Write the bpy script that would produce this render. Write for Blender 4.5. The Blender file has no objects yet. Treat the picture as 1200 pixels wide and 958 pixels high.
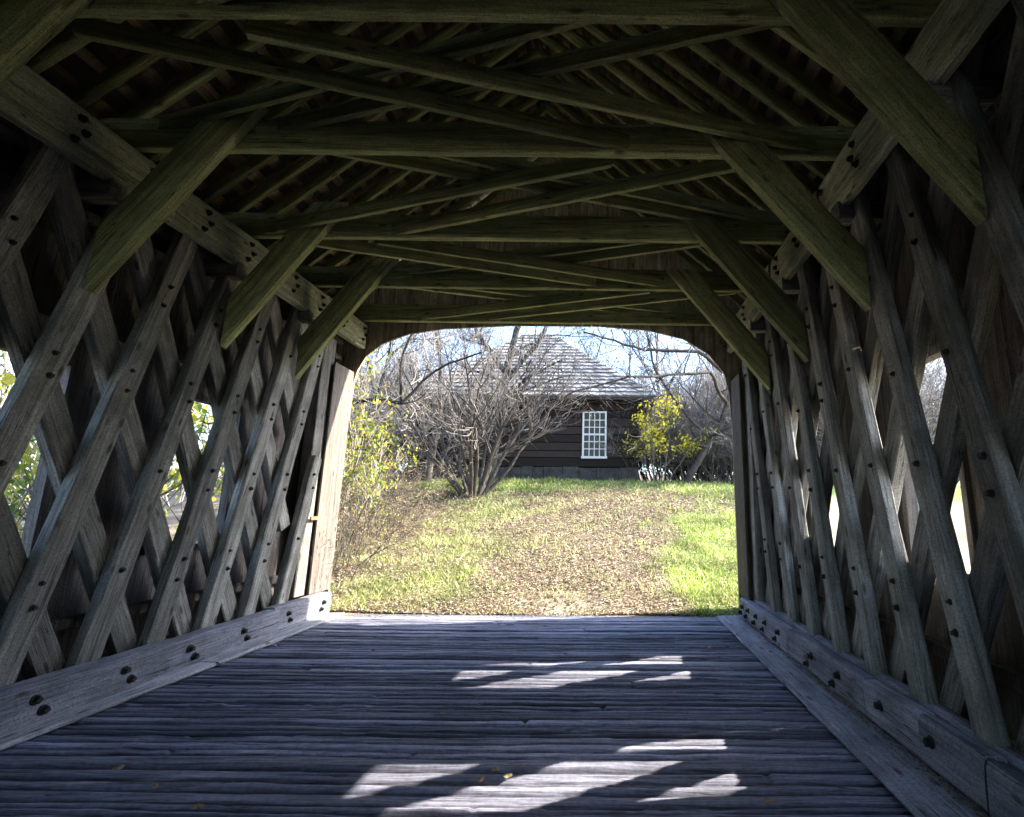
import bpy, math, random
import numpy as np
from mathutils import Vector, Matrix, noise

random.seed(7)
rng = np.random.default_rng(7)
R = math.radians
scn = bpy.context.scene
COL = scn.collection

# ------------------------------------------------------------------ camera, sky, sun, exposure
HC = 1.6
F = 595.0
cd = bpy.data.cameras.new('camera')
cam = bpy.data.objects.new('camera', cd)
COL.objects.link(cam)
cd.sensor_fit = 'HORIZONTAL'; cd.sensor_width = 36.0
cd.lens = 36.0 * F / 1200.0
cd.shift_x = -114.0 / 1200.0
cd.clip_start = 0.05; cd.clip_end = 2000
pitch = math.atan(119.0 / F)
cam.matrix_world = Matrix.Translation((0, 0, HC)) @ Matrix.Rotation(math.pi/2 + pitch, 4, 'X') @ Matrix.Rotation(0.008, 4, 'Z')
scn.camera = cam

SUN_EL, SUN_AZ = 34.0, 79.0            # azimuth measured from +Y (down the bridge) towards +X
w = bpy.data.worlds.new('World'); scn.world = w; w.use_nodes = True
nt = w.node_tree
bg = nt.nodes['Background']
sky = nt.nodes.new('ShaderNodeTexSky')
sky.sky_type = 'NISHITA'; sky.sun_disc = False
sky.sun_elevation = R(SUN_EL); sky.sun_rotation = R(SUN_AZ)
sky.air_density = 1.0; sky.dust_density = 1.6; sky.ozone_density = 3.0
nt.links.new(sky.outputs[0], bg.inputs[0]); bg.inputs[1].default_value = 0.15
sd = Vector((math.sin(R(SUN_AZ))*math.cos(R(SUN_EL)), math.cos(R(SUN_AZ))*math.cos(R(SUN_EL)), math.sin(R(SUN_EL))))
sl = bpy.data.lights.new('sun', 'SUN'); sl.energy = 3.2; sl.angle = R(0.5); sl.color = (1.0, 0.90, 0.76)
so = bpy.data.objects.new('sun', sl); COL.objects.link(so)
so.rotation_euler = sd.to_track_quat('Z', 'Y').to_euler()
scn.view_settings.view_transform = 'Standard'; scn.view_settings.look = 'None'
scn.view_settings.exposure = 3.0; scn.view_settings.gamma = 1.0
scn.view_settings.use_curve_mapping = False
scn.cycles.max_bounces = 8; scn.cycles.diffuse_bounces = 8
scn.cycles.use_denoising = True

# ------------------------------------------------------------------ node materials
def newmat(name):
    m = bpy.data.materials.new(name); m.use_nodes = True
    n = m.node_tree; b = n.nodes['Principled BSDF']
    return m, n, b
def ramp(n, stops):
    r = n.nodes.new('ShaderNodeValToRGB'); e = r.color_ramp.elements
    while len(e) < len(stops): e.new(0.5)
    for k, (p, c) in enumerate(stops):
        e[k].position = p; e[k].color = (*c, 1)
    return r
def mixc(n, a, b, fac, mode='MIX'):
    x = n.nodes.new('ShaderNodeMix'); x.data_type = 'RGBA'; x.blend_type = mode
    for s, v in ((x.inputs['A'], a), (x.inputs['B'], b), (x.inputs['Factor'], fac)):
        if hasattr(v, 'is_output'): n.links.new(v, s)
        elif isinstance(v, (int, float)): s.default_value = v
        else: s.default_value = (*v, 1)
    return x.outputs['Result']
def noise_tex(n, vec, scale, detail=4, rough=0.6, dist=0.0):
    t = n.nodes.new('ShaderNodeTexNoise'); t.inputs['Scale'].default_value = scale
    t.inputs['Detail'].default_value = detail; t.inputs['Roughness'].default_value = rough
    t.inputs['Distortion'].default_value = dist
    n.links.new(vec, t.inputs['Vector']); return t
def wood(name, light, dark, axis=0, grain=14.0, lengthwise=0.7, bump=0.8, stain=(0.10, 0.09, 0.075), stain_amt=0.5, rough=0.85, hue_rand=0.36):
    """weathered timber: grain drawn out along the local axis, checks, knots and water stains"""
    m, n, b = newmat(name)
    tc = n.nodes.new('ShaderNodeTexCoord'); oi = n.nodes.new('ShaderNodeObjectInfo')
    off = n.nodes.new('ShaderNodeVectorMath'); off.operation = 'SCALE'
    comb = n.nodes.new('ShaderNodeCombineXYZ')
    for i in range(3): n.links.new(oi.outputs['Random'], comb.inputs[i])
    n.links.new(comb.outputs[0], off.inputs[0]); off.inputs['Scale'].default_value = 57.0
    add = n.nodes.new('ShaderNodeVectorMath'); n.links.new(tc.outputs['Object'], add.inputs[0]); n.links.new(off.outputs[0], add.inputs[1])
    mp = n.nodes.new('ShaderNodeMapping'); n.links.new(add.outputs[0], mp.inputs['Vector'])
    s = [grain]*3; s[axis] = lengthwise; mp.inputs['Scale'].default_value = s
    g1 = noise_tex(n, mp.outputs[0], 1.0, 6, 0.65, 0.6)
    mp2 = n.nodes.new('ShaderNodeMapping'); n.links.new(add.outputs[0], mp2.inputs['Vector'])
    s2 = [grain*4.5]*3; s2[axis] = lengthwise*3.5; mp2.inputs['Scale'].default_value = s2
    g2 = noise_tex(n, mp2.outputs[0], 1.0, 4, 0.7, 0.5)
    blot = noise_tex(n, add.outputs[0], 2.3, 5, 0.6)
    c = ramp(n, [(0.28, dark), (0.5, tuple((a+b_)/2 for a, b_ in zip(light, dark))), (0.72, light)])
    n.links.new(g1.outputs['Fac'], c.inputs[0])
    fine = ramp(n, [(0.30, (0.16, 0.15, 0.14)), (0.43, (0.8, 0.8, 0.8)), (0.52, (1, 1, 1)), (0.72, (1.25, 1.24, 1.2))])
    n.links.new(g2.outputs['Fac'], fine.inputs[0])
    col = mixc(n, c.outputs[0], fine.outputs[0], 0.8, 'MULTIPLY')
    spk = noise_tex(n, add.outputs[0], 70, 3, 0.7); sp = ramp(n, [(0.33, (0.45, 0.45, 0.45)), (0.5, (1, 1, 1)), (0.7, (1.35, 1.35, 1.35))]); n.links.new(spk.outputs['Fac'], sp.inputs[0])
    col = mixc(n, col, sp.outputs[0], 0.8, 'MULTIPLY')
    mp3 = n.nodes.new('ShaderNodeMapping'); n.links.new(add.outputs[0], mp3.inputs['Vector'])
    s3 = [grain*1.6]*3; s3[axis] = 0.55; mp3.inputs['Scale'].default_value = s3
    ck_ = noise_tex(n, mp3.outputs[0], 1.0, 2, 0.5, 0.2)
    cr_ = ramp(n, [(0.0, (1, 1, 1)), (0.485, (1, 1, 1)), (0.5, (0.12, 0.11, 0.10)), (0.515, (1, 1, 1))]); n.links.new(ck_.outputs['Fac'], cr_.inputs[0])
    gate = noise_tex(n, add.outputs[0], 1.7, 2, 0.5); gr_ = ramp(n, [(0.48, (0, 0, 0)), (0.56, (1, 1, 1))]); n.links.new(gate.outputs['Fac'], gr_.inputs[0])
    col = mixc(n, col, mixc(n, col, cr_.outputs[0], 1.0, 'MULTIPLY'), gr_.outputs[0])
    mp4 = n.nodes.new('ShaderNodeMapping'); n.links.new(add.outputs[0], mp4.inputs['Vector'])
    s4 = [7.0]*3; s4[axis] = 2.6; mp4.inputs['Scale'].default_value = s4
    vo = n.nodes.new('ShaderNodeTexVoronoi'); vo.inputs['Scale'].default_value = 1.0; n.links.new(mp4.outputs[0], vo.inputs['Vector'])
    kn = ramp(n, [(0.07, (0.25, 0.2, 0.17)), (0.12, (0.55, 0.5, 0.45)), (0.17, (1, 1, 1))]); n.links.new(vo.outputs['Distance'], kn.inputs[0])
    col = mixc(n, col, kn.outputs[0], 0.9, 'MULTIPLY')
    bl = ramp(n, [(0.42, (0, 0, 0)), (0.68, (1, 1, 1))]); n.links.new(blot.outputs['Fac'], bl.inputs[0])
    sc = n.nodes.new('ShaderNodeMath'); sc.operation = 'MULTIPLY'; n.links.new(bl.outputs[0], sc.inputs[0]); sc.inputs[1].default_value = stain_amt
    col = mixc(n, col, stain, sc.outputs[0])
    hv = n.nodes.new('ShaderNodeHueSaturation'); n.links.new(col, hv.inputs['Color'])
    mr = n.nodes.new('ShaderNodeMapRange'); n.links.new(oi.outputs['Random'], mr.inputs[0])
    mr.inputs[3].default_value = 1-hue_rand; mr.inputs[4].default_value = 1+hue_rand
    n.links.new(mr.outputs[0], hv.inputs['Value'])
    n.links.new(hv.outputs[0], b.inputs['Base Color']); b.inputs['Roughness'].default_value = rough
    b.inputs['Specular IOR Level'].default_value = 0.3
    hsum = n.nodes.new('ShaderNodeMath'); hsum.operation = 'ADD'
    n.links.new(g1.outputs['Fac'], hsum.inputs[0]); n.links.new(g2.outputs['Fac'], hsum.inputs[1])
    bp = n.nodes.new('ShaderNodeBump'); bp.inputs['Strength'].default_value = bump; bp.inputs['Distance'].default_value = 0.02
    n.links.new(hsum.outputs[0], bp.inputs['Height']); n.links.new(bp.outputs[0], b.inputs['Normal'])
    return m
def plain(name, col, rough=0.7, metal=0.0, var=0.3, scale=8.0):
    m, n, b = newmat(name)
    tc = n.nodes.new('ShaderNodeTexCoord')
    t = noise_tex(n, tc.outputs['Object'], scale, 4)
    c = ramp(n, [(0.3, tuple(x*(1-var) for x in col)), (0.7, tuple(min(1, x*(1+var)) for x in col))])
    n.links.new(t.outputs['Fac'], c.inputs[0]); n.links.new(c.outputs[0], b.inputs['Base Color'])
    b.inputs['Roughness'].default_value = rough; b.inputs['Metallic'].default_value = metal
    return m
def attrmat(name, rough=0.8, trans=0.0, attr='tone', bump=0.0, bscale=30):
    """albedo taken from a per-face / per-vertex tone attribute of the thing itself (leaf or plank colour)"""
    m, n, b = newmat(name)
    a = n.nodes.new('ShaderNodeAttribute'); a.attribute_name = attr
    tc = n.nodes.new('ShaderNodeTexCoord'); t = noise_tex(n, tc.outputs['Object'], bscale, 3)
    r = ramp(n, [(0.3, (0.75, 0.75, 0.75)), (0.7, (1.15, 1.15, 1.15))]); n.links.new(t.outputs['Fac'], r.inputs[0])
    col = mixc(n, a.outputs['Color'], r.outputs[0], 1.0, 'MULTIPLY')
    n.links.new(col, b.inputs['Base Color']); b.inputs['Roughness'].default_value = rough
    b.inputs['Specular IOR Level'].default_value = 0.25
    if trans:
        tr = n.nodes.new('ShaderNodeBsdfTranslucent'); n.links.new(col, tr.inputs['Color'])
        mx = n.nodes.new('ShaderNodeMixShader'); mx.inputs[0].default_value = trans
        n.links.new(b.outputs[0], mx.inputs[1]); n.links.new(tr.outputs[0], mx.inputs[2])
        n.links.new(mx.outputs[0], n.nodes['Material Output'].inputs[0])
    if bump:
        bp = n.nodes.new('ShaderNodeBump'); bp.inputs['Strength'].default_value = bump; bp.inputs['Distance'].default_value = 0.01
        n.links.new(t.outputs['Fac'], bp.inputs['Height']); n.links.new(bp.outputs[0], b.inputs['Normal'])
    return m

M = {}
M['truss'] = wood('weathered_grey_timber', (0.43, 0.425, 0.40), (0.10, 0.10, 0.09), stain=(0.07, 0.075, 0.055), stain_amt=0.6)
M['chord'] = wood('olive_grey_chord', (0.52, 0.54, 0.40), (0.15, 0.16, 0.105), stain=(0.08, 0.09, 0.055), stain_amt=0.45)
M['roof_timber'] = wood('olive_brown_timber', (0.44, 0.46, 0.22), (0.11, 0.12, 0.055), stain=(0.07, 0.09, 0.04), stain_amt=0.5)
M['lath'] = wood('tan_roof_lath', (0.58, 0.44, 0.24), (0.24, 0.17, 0.09), axis=1, stain=(0.06, 0.05, 0.04), stain_amt=0.9, hue_rand=0.35)
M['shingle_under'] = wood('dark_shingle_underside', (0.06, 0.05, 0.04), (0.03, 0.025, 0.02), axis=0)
M['curb'] = wood('worn_curb_timber', (0.40, 0.41, 0.48), (0.15, 0.155, 0.185), stain=(0.08, 0.08, 0.09), stain_amt=0.6, bump=0.7)
M['edge'] = wood('pale_edge_board', (0.50, 0.50, 0.53), (0.24, 0.24, 0.26), stain=(0.14, 0.14, 0.15), stain_amt=0.4, bump=0.7)
M['siding'] = wood('board_siding', (0.20, 0.18, 0.165), (0.05, 0.043, 0.04), axis=2, stain=(0.035, 0.03, 0.028), stain_amt=0.6)
M['portal'] = wood('portal_boards', (0.55, 0.48, 0.34), (0.09, 0.07, 0.05), axis=2, grain=13, stain=(0.04, 0.032, 0.025), stain_amt=0.6)
M['jamb'] = wood('portal_jamb_boards', (0.20, 0.18, 0.165), (0.08, 0.07, 0.06), axis=2, grain=18, stain=(0.12, 0.10, 0.08), stain_amt=0.3)
M['iron'] = plain('black_iron', (0.02, 0.019, 0.018), 0.6, 0.5)
M['rust'] = plain('rusty_iron', (0.28, 0.11, 0.04), 0.8, 0.0)
M['bark'] = wood('grey_bark', (0.26, 0.23, 0.20), (0.08, 0.07, 0.06), axis=2, grain=22, lengthwise=5, stain=(0.05, 0.045, 0.04), stain_amt=0.4)
M['shrubbark'] = wood('shrub_bark', (0.20, 0.18, 0.165), (0.05, 0.045, 0.04), axis=2, grain=22, lengthwise=5)
M['darkbark'] = wood('dark_bark', (0.045, 0.038, 0.034), (0.015, 0.013, 0.011), axis=2, grain=22, lengthwise=5)
M['twig'] = plain('pale_twigs', (0.30, 0.27, 0.25), 0.7, var=0.4, scale=3)
M['browntwig'] = plain('brown_twigs', (0.15, 0.115, 0.09), 0.7, var=0.4, scale=3)
M['shrubtwig'] = plain('grey_brown_twigs', (0.14, 0.125, 0.115), 0.7, var=0.45, scale=3)
M['darktwig'] = plain('dark_twigs', (0.05, 0.045, 0.045), 0.7, var=0.4, scale=3)
M['leaf'] = attrmat('leaf', 0.55, 0.45)
M['litter'] = attrmat('dry_leaves', 0.75, 0.25)
M['grass'] = attrmat('grass_blades', 0.6, 0.35)
M['house_wall'] = wood('dark_log_wall', (0.075, 0.055, 0.042), (0.022, 0.017, 0.014), axis=0, grain=6, stain=(0.05, 0.045, 0.04), stain_amt=0.4, hue_rand=0.05)
M['house_board'] = attrmat('log_wall_boards', 0.8, bump=0.5, bscale=12)
M['white'] = plain('white_paint', (0.78, 0.78, 0.76), 0.5, var=0.06)
M['stone'] = plain('foundation_stone', (0.05, 0.047, 0.045), 0.9, var=0.6, scale=5)
M['shingle'] = attrmat('cedar_shingles', 0.7, bump=0.4, bscale=40)
m, n, b = newmat('window_glass'); b.inputs['Base Color'].default_value = (0.07, 0.08, 0.07, 1); b.inputs['Roughness'].default_value = 0.08
b.inputs['Specular IOR Level'].default_value = 0.8; M['glass'] = m
M['curtain'] = plain('pale_curtain', (0.55, 0.54, 0.50), 0.9)

# ------------------------------------------------------------------ object helpers
WORLD = {}
def link(o, parent=None, Mw=None):
    COL.objects.link(o)
    Mw = Mw or Matrix.Identity(4)
    WORLD[o] = Mw.copy()
    if parent is not None:
        o.parent = parent
        o.matrix_local = WORLD[parent].inverted() @ Mw
    else:
        o.matrix_local = Mw
    return o
def tag(o, label=None, cat=None, group=None, kind=None):
    for k, v in (('label', label), ('category', cat), ('group', group), ('kind', kind)):
        if v: o[k] = v
    return o
def empty(name, loc, label, cat, group=None, rz=0):
    o = bpy.data.objects.new(name, None); o.empty_display_size = 0.3
    link(o, None, Matrix.Translation(loc) @ Matrix.Rotation(rz, 4, 'Z'))
    return tag(o, label, cat, group)
def mesh(name, V, Fc, mat, smooth=False, tone=None):
    me = bpy.data.meshes.new(name)
    V = np.asarray(V, dtype=np.float32)
    if isinstance(Fc, np.ndarray):
        nf, k = Fc.shape
        me.vertices.add(len(V)); me.vertices.foreach_set('co', V.ravel())
        me.loops.add(nf*k); me.loops.foreach_set('vertex_index', Fc.ravel().astype(np.int32))
        me.polygons.add(nf); me.polygons.foreach_set('loop_start', np.arange(0, nf*k, k, dtype=np.int32))
        me.update(calc_edges=True); me.validate()
    else:
        me.from_pydata([tuple(v) for v in V], [], Fc)
    if smooth: me.polygons.foreach_set('use_smooth', [True]*len(me.polygons))
    if tone is not None:
        a = me.color_attributes.new('tone', 'FLOAT_COLOR', 'POINT')
        t = np.ones((len(V), 4), dtype=np.float32); t[:, :3] = tone
        a.data.foreach_set('color', t.ravel())
    me.materials.append(mat); me.update()
    return me
def ob(name, me, parent=None, Mw=None):
    return link(bpy.data.objects.new(name, me), parent, Mw)

class MB:
    def __init__(s): s.v = []; s.f = []; s.t = []
    def add(s, V, Fc, tone=None):
        o = len(s.v); s.v += [tuple(p) for p in V]; s.f += [tuple(i+o for i in f) for f in Fc]
        s.t += [tone or (1, 1, 1)]*len(V)
    def box(s, a, b, tone=None):
        (x0, y0, z0), (x1, y1, z1) = a, b
        V = [(x, y, z) for z in (z0, z1) for x, y in ((x0, y0), (x1, y0), (x1, y1), (x0, y1))]
        s.add(V, [(3, 2, 1, 0), (4, 5, 6, 7), (0, 1, 5, 4), (1, 2, 6, 5), (2, 3, 7, 6), (3, 0, 4, 7)], tone)
    def build(s, name, mat, parent=None, Mw=None, tone=False, smooth=False):
        return ob(name, mesh(name, s.v, s.f, mat, smooth, np.array(s.t) if tone else None), parent, Mw)

def beam_mesh(name, L, wy, hz, mat, seed, jit=0.004, ch=0.012, cutA=0.0, cutB=0.0, seg=None, wane=0.0):
    """a hewn or sawn timber along local +X, wy thick (local Y), hz deep (local Z), chamfered, slightly uneven;
    cutA / cutB slide the top edge of each end along X for slanted end cuts"""
    rr = random.Random(seed)
    seg = seg or max(2, int(L/0.35))
    V = []; Fc = []
    c = ch
    prof = [(-wy/2+c, -hz/2), (wy/2-c, -hz/2), (wy/2, -hz/2+c), (wy/2, hz/2-c), (wy/2-c, hz/2), (-wy/2+c, hz/2), (-wy/2, hz/2-c), (-wy/2, -hz/2+c)]
    for i in range(seg+1):
        t = i/seg
        for k, (y, z) in enumerate(prof):
            x = L*t + cutA*(z/hz)*(1-t) + cutB*(z/hz)*t
            jy, jz = rr.uniform(-jit, jit), rr.uniform(-jit, jit)
            if wane and k in (2, 7, 3):
                q = noise.noise(Vector((t*L*1.7+seed, k*3.1, 0)))
                jz += wane*max(0, q)*(1 if z < 0 else -1); jy -= wane*max(0, q)*(1 if y > 0 else -1)
            V.append((x, y+jy, z+jz))
    for i in range(seg):
        for k in range(8):
            a = i*8+k; b2 = i*8+(k+1) % 8
            Fc.append((a, a+8, b2+8, b2))
    Fc.append(tuple(range(8))); Fc.append(tuple(seg*8+k for k in reversed(range(8))))
    return mesh(name, V, Fc, mat)
SEED = [100]
def beam(name, p0, p1, wy, hz, mat, parent, up=(0, 0, 1), **kw):
    SEED[0] += 1
    p0, p1 = Vector(p0), Vector(p1); L = (p1-p0).length
    x = (p1-p0).normalized(); u = Vector(up); y = u.cross(x).normalized(); z = x.cross(y)
    Mw = Matrix((x, y, z)).transposed().to_4x4(); Mw.translation = p0
    return ob(name, beam_mesh(name, L, wy, hz, mat, SEED[0], **kw), parent, Mw)

def bolt_mesh():
    V = []; Fc = []
    def ring(r, z, n_, sq=False):
        base = len(V)
        for k in range(n_):
            a = 2*math.pi*k/n_ + (math.pi/n_ if sq else 0); V.append((r*math.cos(a), r*math.sin(a), z))
        return base
    a = ring(0.034, -0.002, 12); b_ = ring(0.034, 0.006, 12); c = ring(0.030, 0.008, 12)
    for p, q in ((a, b_), (b_, c)):
        for k in range(12): Fc.append((p+k, p+(k+1) % 12, q+(k+1) % 12, q+k))
    Fc.append(tuple(c+k for k in range(12)))
    a = ring(0.024, 0.008, 4, True); b_ = ring(0.023, 0.038, 4, True)
    for k in range(4): Fc.append((a+k, a+(k+1) % 4, b_+(k+1) % 4, b_+k))
    Fc.append(tuple(b_+k for k in range(4)))
    return mesh('bolt', V, Fc, M['iron'])
BOLT = bolt_mesh()
def bolt(p, nrm, parent, s=1.0):
    q = Vector(nrm).to_track_quat('Z', 'Y').to_matrix().to_4x4(); q.translation = Vector(p)
    q = q @ Matrix.Rotation(random.uniform(0, 1.5), 4, 'Z') @ Matrix.Scale(s, 4)
    return ob('bolt', BOLT, parent, q)

def smooth01(t): t = min(1, max(0, t)); return t*t*(3-2*t)
def nz(x, y, s=1.0, o=0.0): return noise.noise(Vector((x*s, y*s, o)))

# ------------------------------------------------------------------ terrain
def ground(x, y):
    if y >= 8.25:
        t = y-8.25
        z = 0.27*t - 0.02
        if y > 16: z = 0.27*7.75 - 0.02 + 0.27*(y-16) - 0.0338*(y-16)**2 if y < 20 else 2.61
    else:
        z = -0.02 - 3.0*smooth01((8.25-y)/5.0)*1.0
    side = max(0.0, (-5.2 - x)) if x < 0 else max(0.0, x-4.0)
    if y < 8.25: z -= 0.25*min(side, 4)*smooth01((8.25-y)/4)*0
    if y < -4: z = -3.02 + 3.0*smooth01((-4-y)/6)
    if x < -5.5 and y < 16: z -= 0.5*smooth01((-5.5-x)/4)*smooth01((16-y)/6)
    z += 0.05*nz(x, y, 0.35) + 0.02*nz(x, y, 1.3, 3)
    if y > 30: z += 4.0*smooth01((y-30)/45)
    if x > 4: z -= 4.5*smooth01((x-4)/9)*smooth01((17-y)/9)
    return z
def litter_mask(x, y):
    """1 = brown leaf litter / trodden path, 0 = green grass"""
    c = -1.1 + 1.2*math.sin((y-8)*0.22)
    path = math.exp(-((x-c-0.3)/2.2)**2)
    m_ = 0.48 + 0.75*path + 0.8*nz(x, y, 0.5, 9) + 0.5*nz(x, y, 1.6, 4)
    xe = x+0.5*nz(x, y, 0.9, 41)+0.25*nz(x, y, 3.1, 42)
    if xe > 0.4: m_ -= 1.4*smooth01((xe-0.5-0.09*(y-8))/1.1)*(1 if y < 13.5 else max(0.2, 1-(y-13.5)))
    if y > 16.0: m_ -= 0.9*smooth01((y-16.0)/1.0)
    if x < -3.9: m_ += 0.4*smooth01((-3.9-x)/1.2)
    if 13.7 < y < 15.8 and x > -0.5: m_ += 0.45
    if y < 9.1: m_ += 0.5*smooth01((9.1-y)/0.8)*(1 if x < 0.9 else 0)
    if x > 4.0 and y < 16: m_ = max(m_, smooth01((x-4.0)/1.5))
    if x < -5.5 and y < 16: m_ = max(m_, smooth01((-5.5-x)/1.5))
    if y > 24: m_ = 1
    return min(1, max(0, m_))
def axis_pts(lo, hi, flo, fhi, step, grow=1.18):
    a = list(np.arange(flo, fhi+1e-6, step)); s = step
    while a[-1] < hi: s *= grow; a.append(a[-1]+s)
    s = step
    while a[0] > lo: s *= grow; a.insert(0, a[0]-s)
    return a
xs = axis_pts(-400, 400, -9, 6, 0.14); ys = axis_pts(-300, 600, 7.9, 21, 0.14)
V = []; T = []
for y in ys:
    for x in xs:
        V.append((x, y, ground(x, y)))
        k = litter_mask(x, y); g = (0.12, 0.17, 0.035); bwn = (0.26, 0.205, 0.145)
        c3 = [g[i]*(1-k)+bwn[i]*k for i in range(3)]
        dirt = smooth01((9.3-y)/0.9)*math.exp(-((x+0.6)/1.0)**2)*(0.7+0.6*nz(x, y, 3))
        soil = max(0, nz(x, y, 2.2, 30))*1.3*k
        c3 = [c3[i]*(1-dirt)+(0.42, 0.37, 0.30)[i]*dirt for i in range(3)]; T.append([q*(1-0.6*min(1, soil)) for q in c3])
nx = len(xs); ny = len(ys)
idx = np.arange(nx*ny).reshape(ny, nx)
Fq = np.stack([idx[:-1, :-1], idx[:-1, 1:], idx[1:, 1:], idx[1:, :-1]], -1).reshape(-1, 4)
M['ground'] = attrmat('grassy_ground', 0.95, bump=0.6, bscale=26)
g_o = ob('ground', mesh('ground', V, Fq, M['ground'], True, np.array(T)))
tag(g_o, 'gently rising lawn of grass and fallen leaves outside the bridge', None, None, 'structure')

# ------------------------------------------------------------------ covered bridge
bridge = empty('covered_bridge', (-1.1, 8.3, 0), 'timber covered bridge interior with crisscross lattice walls and arched portal', 'covered bridge')
XL, XR = -4.40, 2.18
Y0, Y1 = -15.0, 8.27
# deck: transverse planks, worn and wavy, one height field
def fnz(a, b_, c): return noise.noise(Vector((a, b_, c)))
bx = np.linspace(-4.45, 2.25, 215); by = np.concatenate([np.arange(-15.0, 2.4, 0.05), np.arange(2.4, Y1, 0.0115)])
edges = [Y0]
rr = random.Random(3)
while edges[-1] < Y1+0.3: edges.append(edges[-1] + rr.choice((0.04, 0.05, 0.06, 0.07, 0.08, 0.10, 0.13)))
edges = np.array(edges); hgt = np.array([rr.uniform(-0.014, 0.006) for _ in edges]); tilt = np.array([rr.uniform(-0.07, 0.07) for _ in edges])
tonep = np.array([rr.uniform(0.62, 1.3) for _ in edges])
V = []; T = []
rj = random.Random(31); joints = [sorted(rj.uniform(-4.4, 2.2) for _ in range(rj.choice((0, 1, 1, 2)))) for _ in edges]
segtone = [[rj.uniform(0.75, 1.25) for _ in range(3)] for _ in edges]; segh = [[rj.uniform(-0.005, 0.005) for _ in range(3)] for _ in edges]
for j, y in enumerate(by):
    for i, x in enumerate(bx):
        wob = 0.030*fnz(x*0.55, y*1.1, 2.0) + 0.012*fnz(x*1.9, y*2.5, 7.0)
        yy = y + wob
        k = int(np.searchsorted(edges, yy)-1); k = max(0, min(k, len(edges)-2))
        d = min(yy-edges[k], edges[k+1]-yy); wdt = edges[k+1]-edges[k]
        gap = max(0, 1-d/(0.013+0.009*(1+fnz(x*1.3, k*5.7, 1)))); crown = (1-(2*(yy-edges[k])/wdt-1)**2)
        wear = 0.007*fnz(x*1.1, k*3.3, 0.5) + 0.004*fnz(x*6, yy*30, 4.0)
        sag = 0.012*fnz(x*0.5, y*0.5, 12.)
        z = hgt[k] + tilt[k]*(yy-edges[k]-wdt/2) + 0.006*crown - 0.030*gap**1.3 + wear + sag
        if abs(yy-edges[k]-wdt*0.5) < 0.007 and fnz(x*0.9, k*9.1, 6) > 0.12: z -= 0.010       # checks
        sg = sum(1 for q in joints[k] if q < x); z += segh[k][sg]
        jd = min([abs(x-q) for q in joints[k]] or [9]); jn = max(0, 1-jd/0.02); z -= 0.02*jn
        if y > Y1-0.16: z = 0.004 + 0.003*fnz(x*3, y*9, 1)
        V.append((x, y, z))
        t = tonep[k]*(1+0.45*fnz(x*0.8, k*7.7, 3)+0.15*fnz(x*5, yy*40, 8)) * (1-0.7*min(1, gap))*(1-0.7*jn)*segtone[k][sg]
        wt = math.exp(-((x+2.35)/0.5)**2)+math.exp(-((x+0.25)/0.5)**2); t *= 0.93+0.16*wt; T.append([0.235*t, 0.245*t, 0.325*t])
nx, ny = len(bx), len(by)
idx = np.arange(nx*ny).reshape(ny, nx)
Fq = np.stack([idx[:-1, :-1], idx[:-1, 1:], idx[1:, 1:], idx[1:, :-1]], -1).reshape(-1, 4)
M['deck'] = attrmat('worn_deck_planks', 0.62, bump=0.0)
n = M['deck'].node_tree
tc = n.nodes.new('ShaderNodeTexCoord'); mp = n.nodes.new('ShaderNodeMapping'); mp.inputs['Scale'].default_value = (2.6, 85, 10)
n.links.new(tc.outputs['Object'], mp.inputs[0]); t = noise_tex(n, mp.outputs[0], 1.0, 6, 0.7, 0.4)
bp = n.nodes.new('ShaderNodeBump'); bp.inputs['Strength'].default_value = 0.7; bp.inputs['Distance'].default_value = 0.012
n.links.new(t.outputs['Fac'], bp.inputs['Height']); n.links.new(bp.outputs[0], n.nodes['Principled BSDF'].inputs['Normal'])
rmp = ramp(n, [(0.33, (0.28, 0.27, 0.26)), (0.5, (0.95, 0.95, 0.95)), (0.7, (1.5, 1.5, 1.5))]); n.links.new(t.outputs['Fac'], rmp.inputs[0])
bs = n.nodes['Principled BSDF']; old = bs.inputs['Base Color'].links[0].from_socket
n.links.new(mixc(n, old, rmp.outputs[0], 1.0, 'MULTIPLY'), bs.inputs['Base Color'])
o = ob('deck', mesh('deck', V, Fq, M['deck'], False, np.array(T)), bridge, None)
mb = MB(); mb.box((-4.6, Y0, -0.30), (2.4, Y1-0.01, -0.05)); mb.build('deck_beam', M['truss'], bridge)
mb = MB(); mb.box((-4.9, Y1-0.02, -0.9), (2.7, Y1+0.16, -0.04)); mb.build('abutment_sill', M['stone'], bridge)

# edge boards laid along the deck and the curbs
rr = random.Random(11)
def along(name, x0, x1, ya, yb, z0, z1, mat, **kw):
    return beam(name, ((x0+x1)/2, ya, (z0+z1)/2), ((x0+x1)/2, yb, (z0+z1)/2), abs(x1-x0), z1-z0, mat, bridge, **kw)
along('edge_board', 1.64, 2.02, Y0, 4.55, 0.008, 0.042, M['curb'])
along('edge_board', 1.65, 2.03, 4.56, 8.20, 0.006, 0.040, M['curb'])
along('edge_board', -4.20, -3.99, Y0, 5.6, 0.008, 0.042, M['edge'])
along('edge_board', -4.22, -3.97, 5.61, 6.72, 0.006, 0.046, M['edge'])
along('edge_board', -4.25, -3.98, 6.73, 8.16, 0.006, 0.043, M['edge'])
ck = dict(jit=0.007, ch=0.025)
cl = along('curb', -4.38, -4.17, Y0, 6.86, 0.02, 0.315, M['curb'], **ck)
cl2 = along('curb', -4.43, -4.24, 6.88, 8.22, 0.02, 0.335, M['curb'], **ck)
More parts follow.
